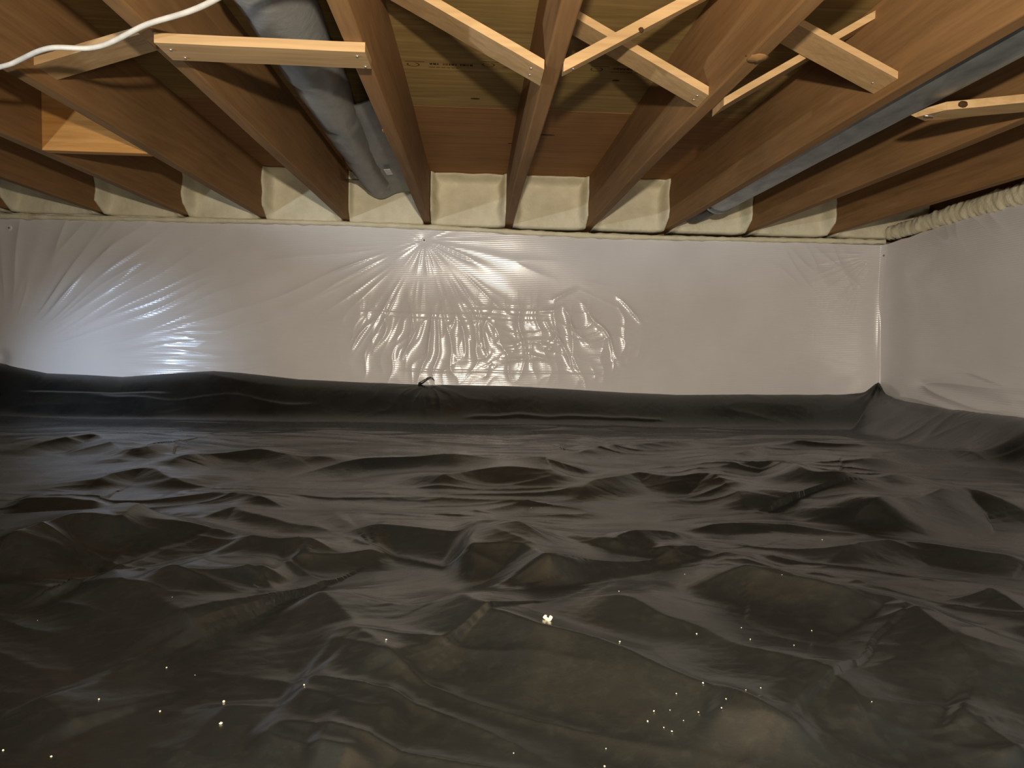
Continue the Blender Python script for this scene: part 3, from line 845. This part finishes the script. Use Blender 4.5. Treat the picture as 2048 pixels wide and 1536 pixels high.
# pinched glossy crease along the upturned far edge
yc_ = 3.475+.012*np.sin(GX*3)
Hz += .006*np.exp(-((GY-yc_-.01*noise2(GX*7, GX*0, 147))/.009)**2)*sstep((GX+.08)/.1)*(1-sstep((GX-.85)/.1))
Hz += .005*np.exp(-((GY-3.52-.03*noise2(GX*3, GX*0, 148))/.010)**2)*sstep((GX+1.85)/.1)*(1-sstep((GX+.9)/.2))
# folds fanning out from the corner and from the tucked tab at the centre of the far edge
for (cx_, cy_, sd_) in ((2.08, 3.66, 121), (-.24, 3.66, 122)):
    rr_ = np.hypot(GX-cx_, GY-cy_); th = np.arctan2(GY-cy_, GX-cx_)
    Hz += (.010 if cx_ > 1 else .0045)*np.exp(-np.abs(noise2(th*3.0+.4*noise2(rr_*7, th*2, 123), rr_*2.5, sd_))/.3)*np.exp(-(rr_/.25)**1.5)*sstep(rr_/.05)
Hz += .045*np.exp(-((GX-2.075)/.035)**2-((GY-3.66)/.05)**2)
# near wall: press up against it
Hz = np.where(GY < .45, -.395+(Hz+.395)*.6, Hz)
Hz = np.maximum(Hz, -.545)
Vg = np.stack([GX, GY, Hz], -1).reshape(-1, 3)
gs = mk('ground_sheet', Vg, gridfaces(len(gx), len(gy)), M['black'], None, True)
tag(gs, 'black plastic ground sheet spread in loose folds over the whole crawl space floor', 'plastic sheet')
def ground(x, y):
    i = min(max(np.searchsorted(gx, x), 1), len(gx)-1); j = min(max(np.searchsorted(gy, y), 1), len(gy)-1)
    return float(max(Hz[i-1:i+1, j-1:j+1].max(), -.6))
# tucked tab of black plastic at the far edge
zt = ground(-.245, 3.655)
V, F_ = [], []
path = [(-.285, .004, .012), (-.262, .016, .012), (-.245, .030, .010), (-.228, .036, .008), (-.212, .030, .006), (-.206, .020, .004)]
for (x, h, wd) in path:
    for k in range(8):
        c_ = 2*math.pi*k/8; V.append((x+.3*wd*math.cos(c_), 3.655+.008*math.cos(c_), zt+h+wd*.75*math.sin(c_)))
for i in range(len(path)-1):
    for k in range(8): F_.append((i*8+k, i*8+(k+1) % 8, (i+1)*8+(k+1) % 8, (i+1)*8+k))
F_ += [tuple(range(8)), tuple((len(path)-1)*8+k for k in range(8))]
mk('fold_tab', V, F_, M['black'], gs, True)

# ------------------------------------------------------------------ crumbs of foam on the ground sheet
bx_, by_ = .100, .922
zb = ground(bx_, by_)
V, F_ = [], []
parts = [(-.0075, .004, .0050), (-.004, .0, .0048), (0, -.001, .0045), (.004, .0, .0048), (.0065, .003, .0048), (.0055, .0065, .003), (-.0065, .0075, .0035)]
bm = bmesh.new()
for i, (dx, dz, rr_) in enumerate(parts):
    dx *= .56; dz *= .56; rr_ *= .56
    mm = Matrix.Translation((bx_+dx, by_+.0012*math.sin(i*2.), zb+.0015+dz)) @ Matrix.Diagonal((1, .9, .85, 1))
    bmesh.ops.create_icosphere(bm, subdivisions=2, radius=rr_, matrix=mm)
for v_ in bm.verts:
    s = .0005*float(noise2(v_.co.x*700, v_.co.z*700+v_.co.y*500, 131)); v_.co += Vector((s, s, s))
bm.verts.index_update()
V = [tuple(v_.co) for v_ in bm.verts]; F_ = [[v_.index for v_ in q.verts] for q in bm.faces]; bm.free()
tag(mk('foam_crumb', V, F_, M['crumb'], None, True), 'large lumpy cream foam crumb lying on the black sheet, the biggest of all', 'crumb')
SP_ = [(.217,1.042),(.181,.855),(.219,.74),(.353,1.169),(.233,.708),(.418,.715),(-.265,.775),(-.248,.717),(-.394,.771),(-.357,.851),(.043,.673),(.09,3.25),
 (-.631,1.848),(.137,1.693),(.261,.708),(.252,.695),(.351,.876),(.45,.918),(-.103,.871),(.191,.723),(.195,.698),(.134,.682),(.128,.656),(-.181,.781),
 (.25,.748),(-.588,.994),(-.389,.675),(-.438,.684),(-.413,1.004),(.693,1.388),(.465,1.05),(-.325,.758),(-.319,.837),(.152,1.547),
 (.182,.712),(.201,.69),(.216,.702),(.207,.72),(.286,.72),(.31,.74),(.29,.90),(.36,.93),(.40,.86)]
rnd = random.Random(11)
base_c = None
for i, (x, y) in enumerate(SP_):
    z = ground(x, y); s = rnd.uniform(.28, .65)*(1.0 if y < 2 else 1.8)
    if i in (6, 7): s = 1.0
    if base_c is None:
        o = lump('foam_crumb', (x, y, z+.0008), .0017, .0015, .0012, M['crumb'], None, 21, 7, 5, .3); base_c = o
    else:
        o = base_c.copy(); COL.objects.link(o)
    o.location = (x, y, z+Z0-.0004); o.scale = (s, s, s); o.rotation_euler = (0, 0, rnd.uniform(0, 6))
    tag(o, 'tiny pale foam crumb scattered on the black ground sheet', 'crumb', 'tiny foam crumbs on the black sheet')
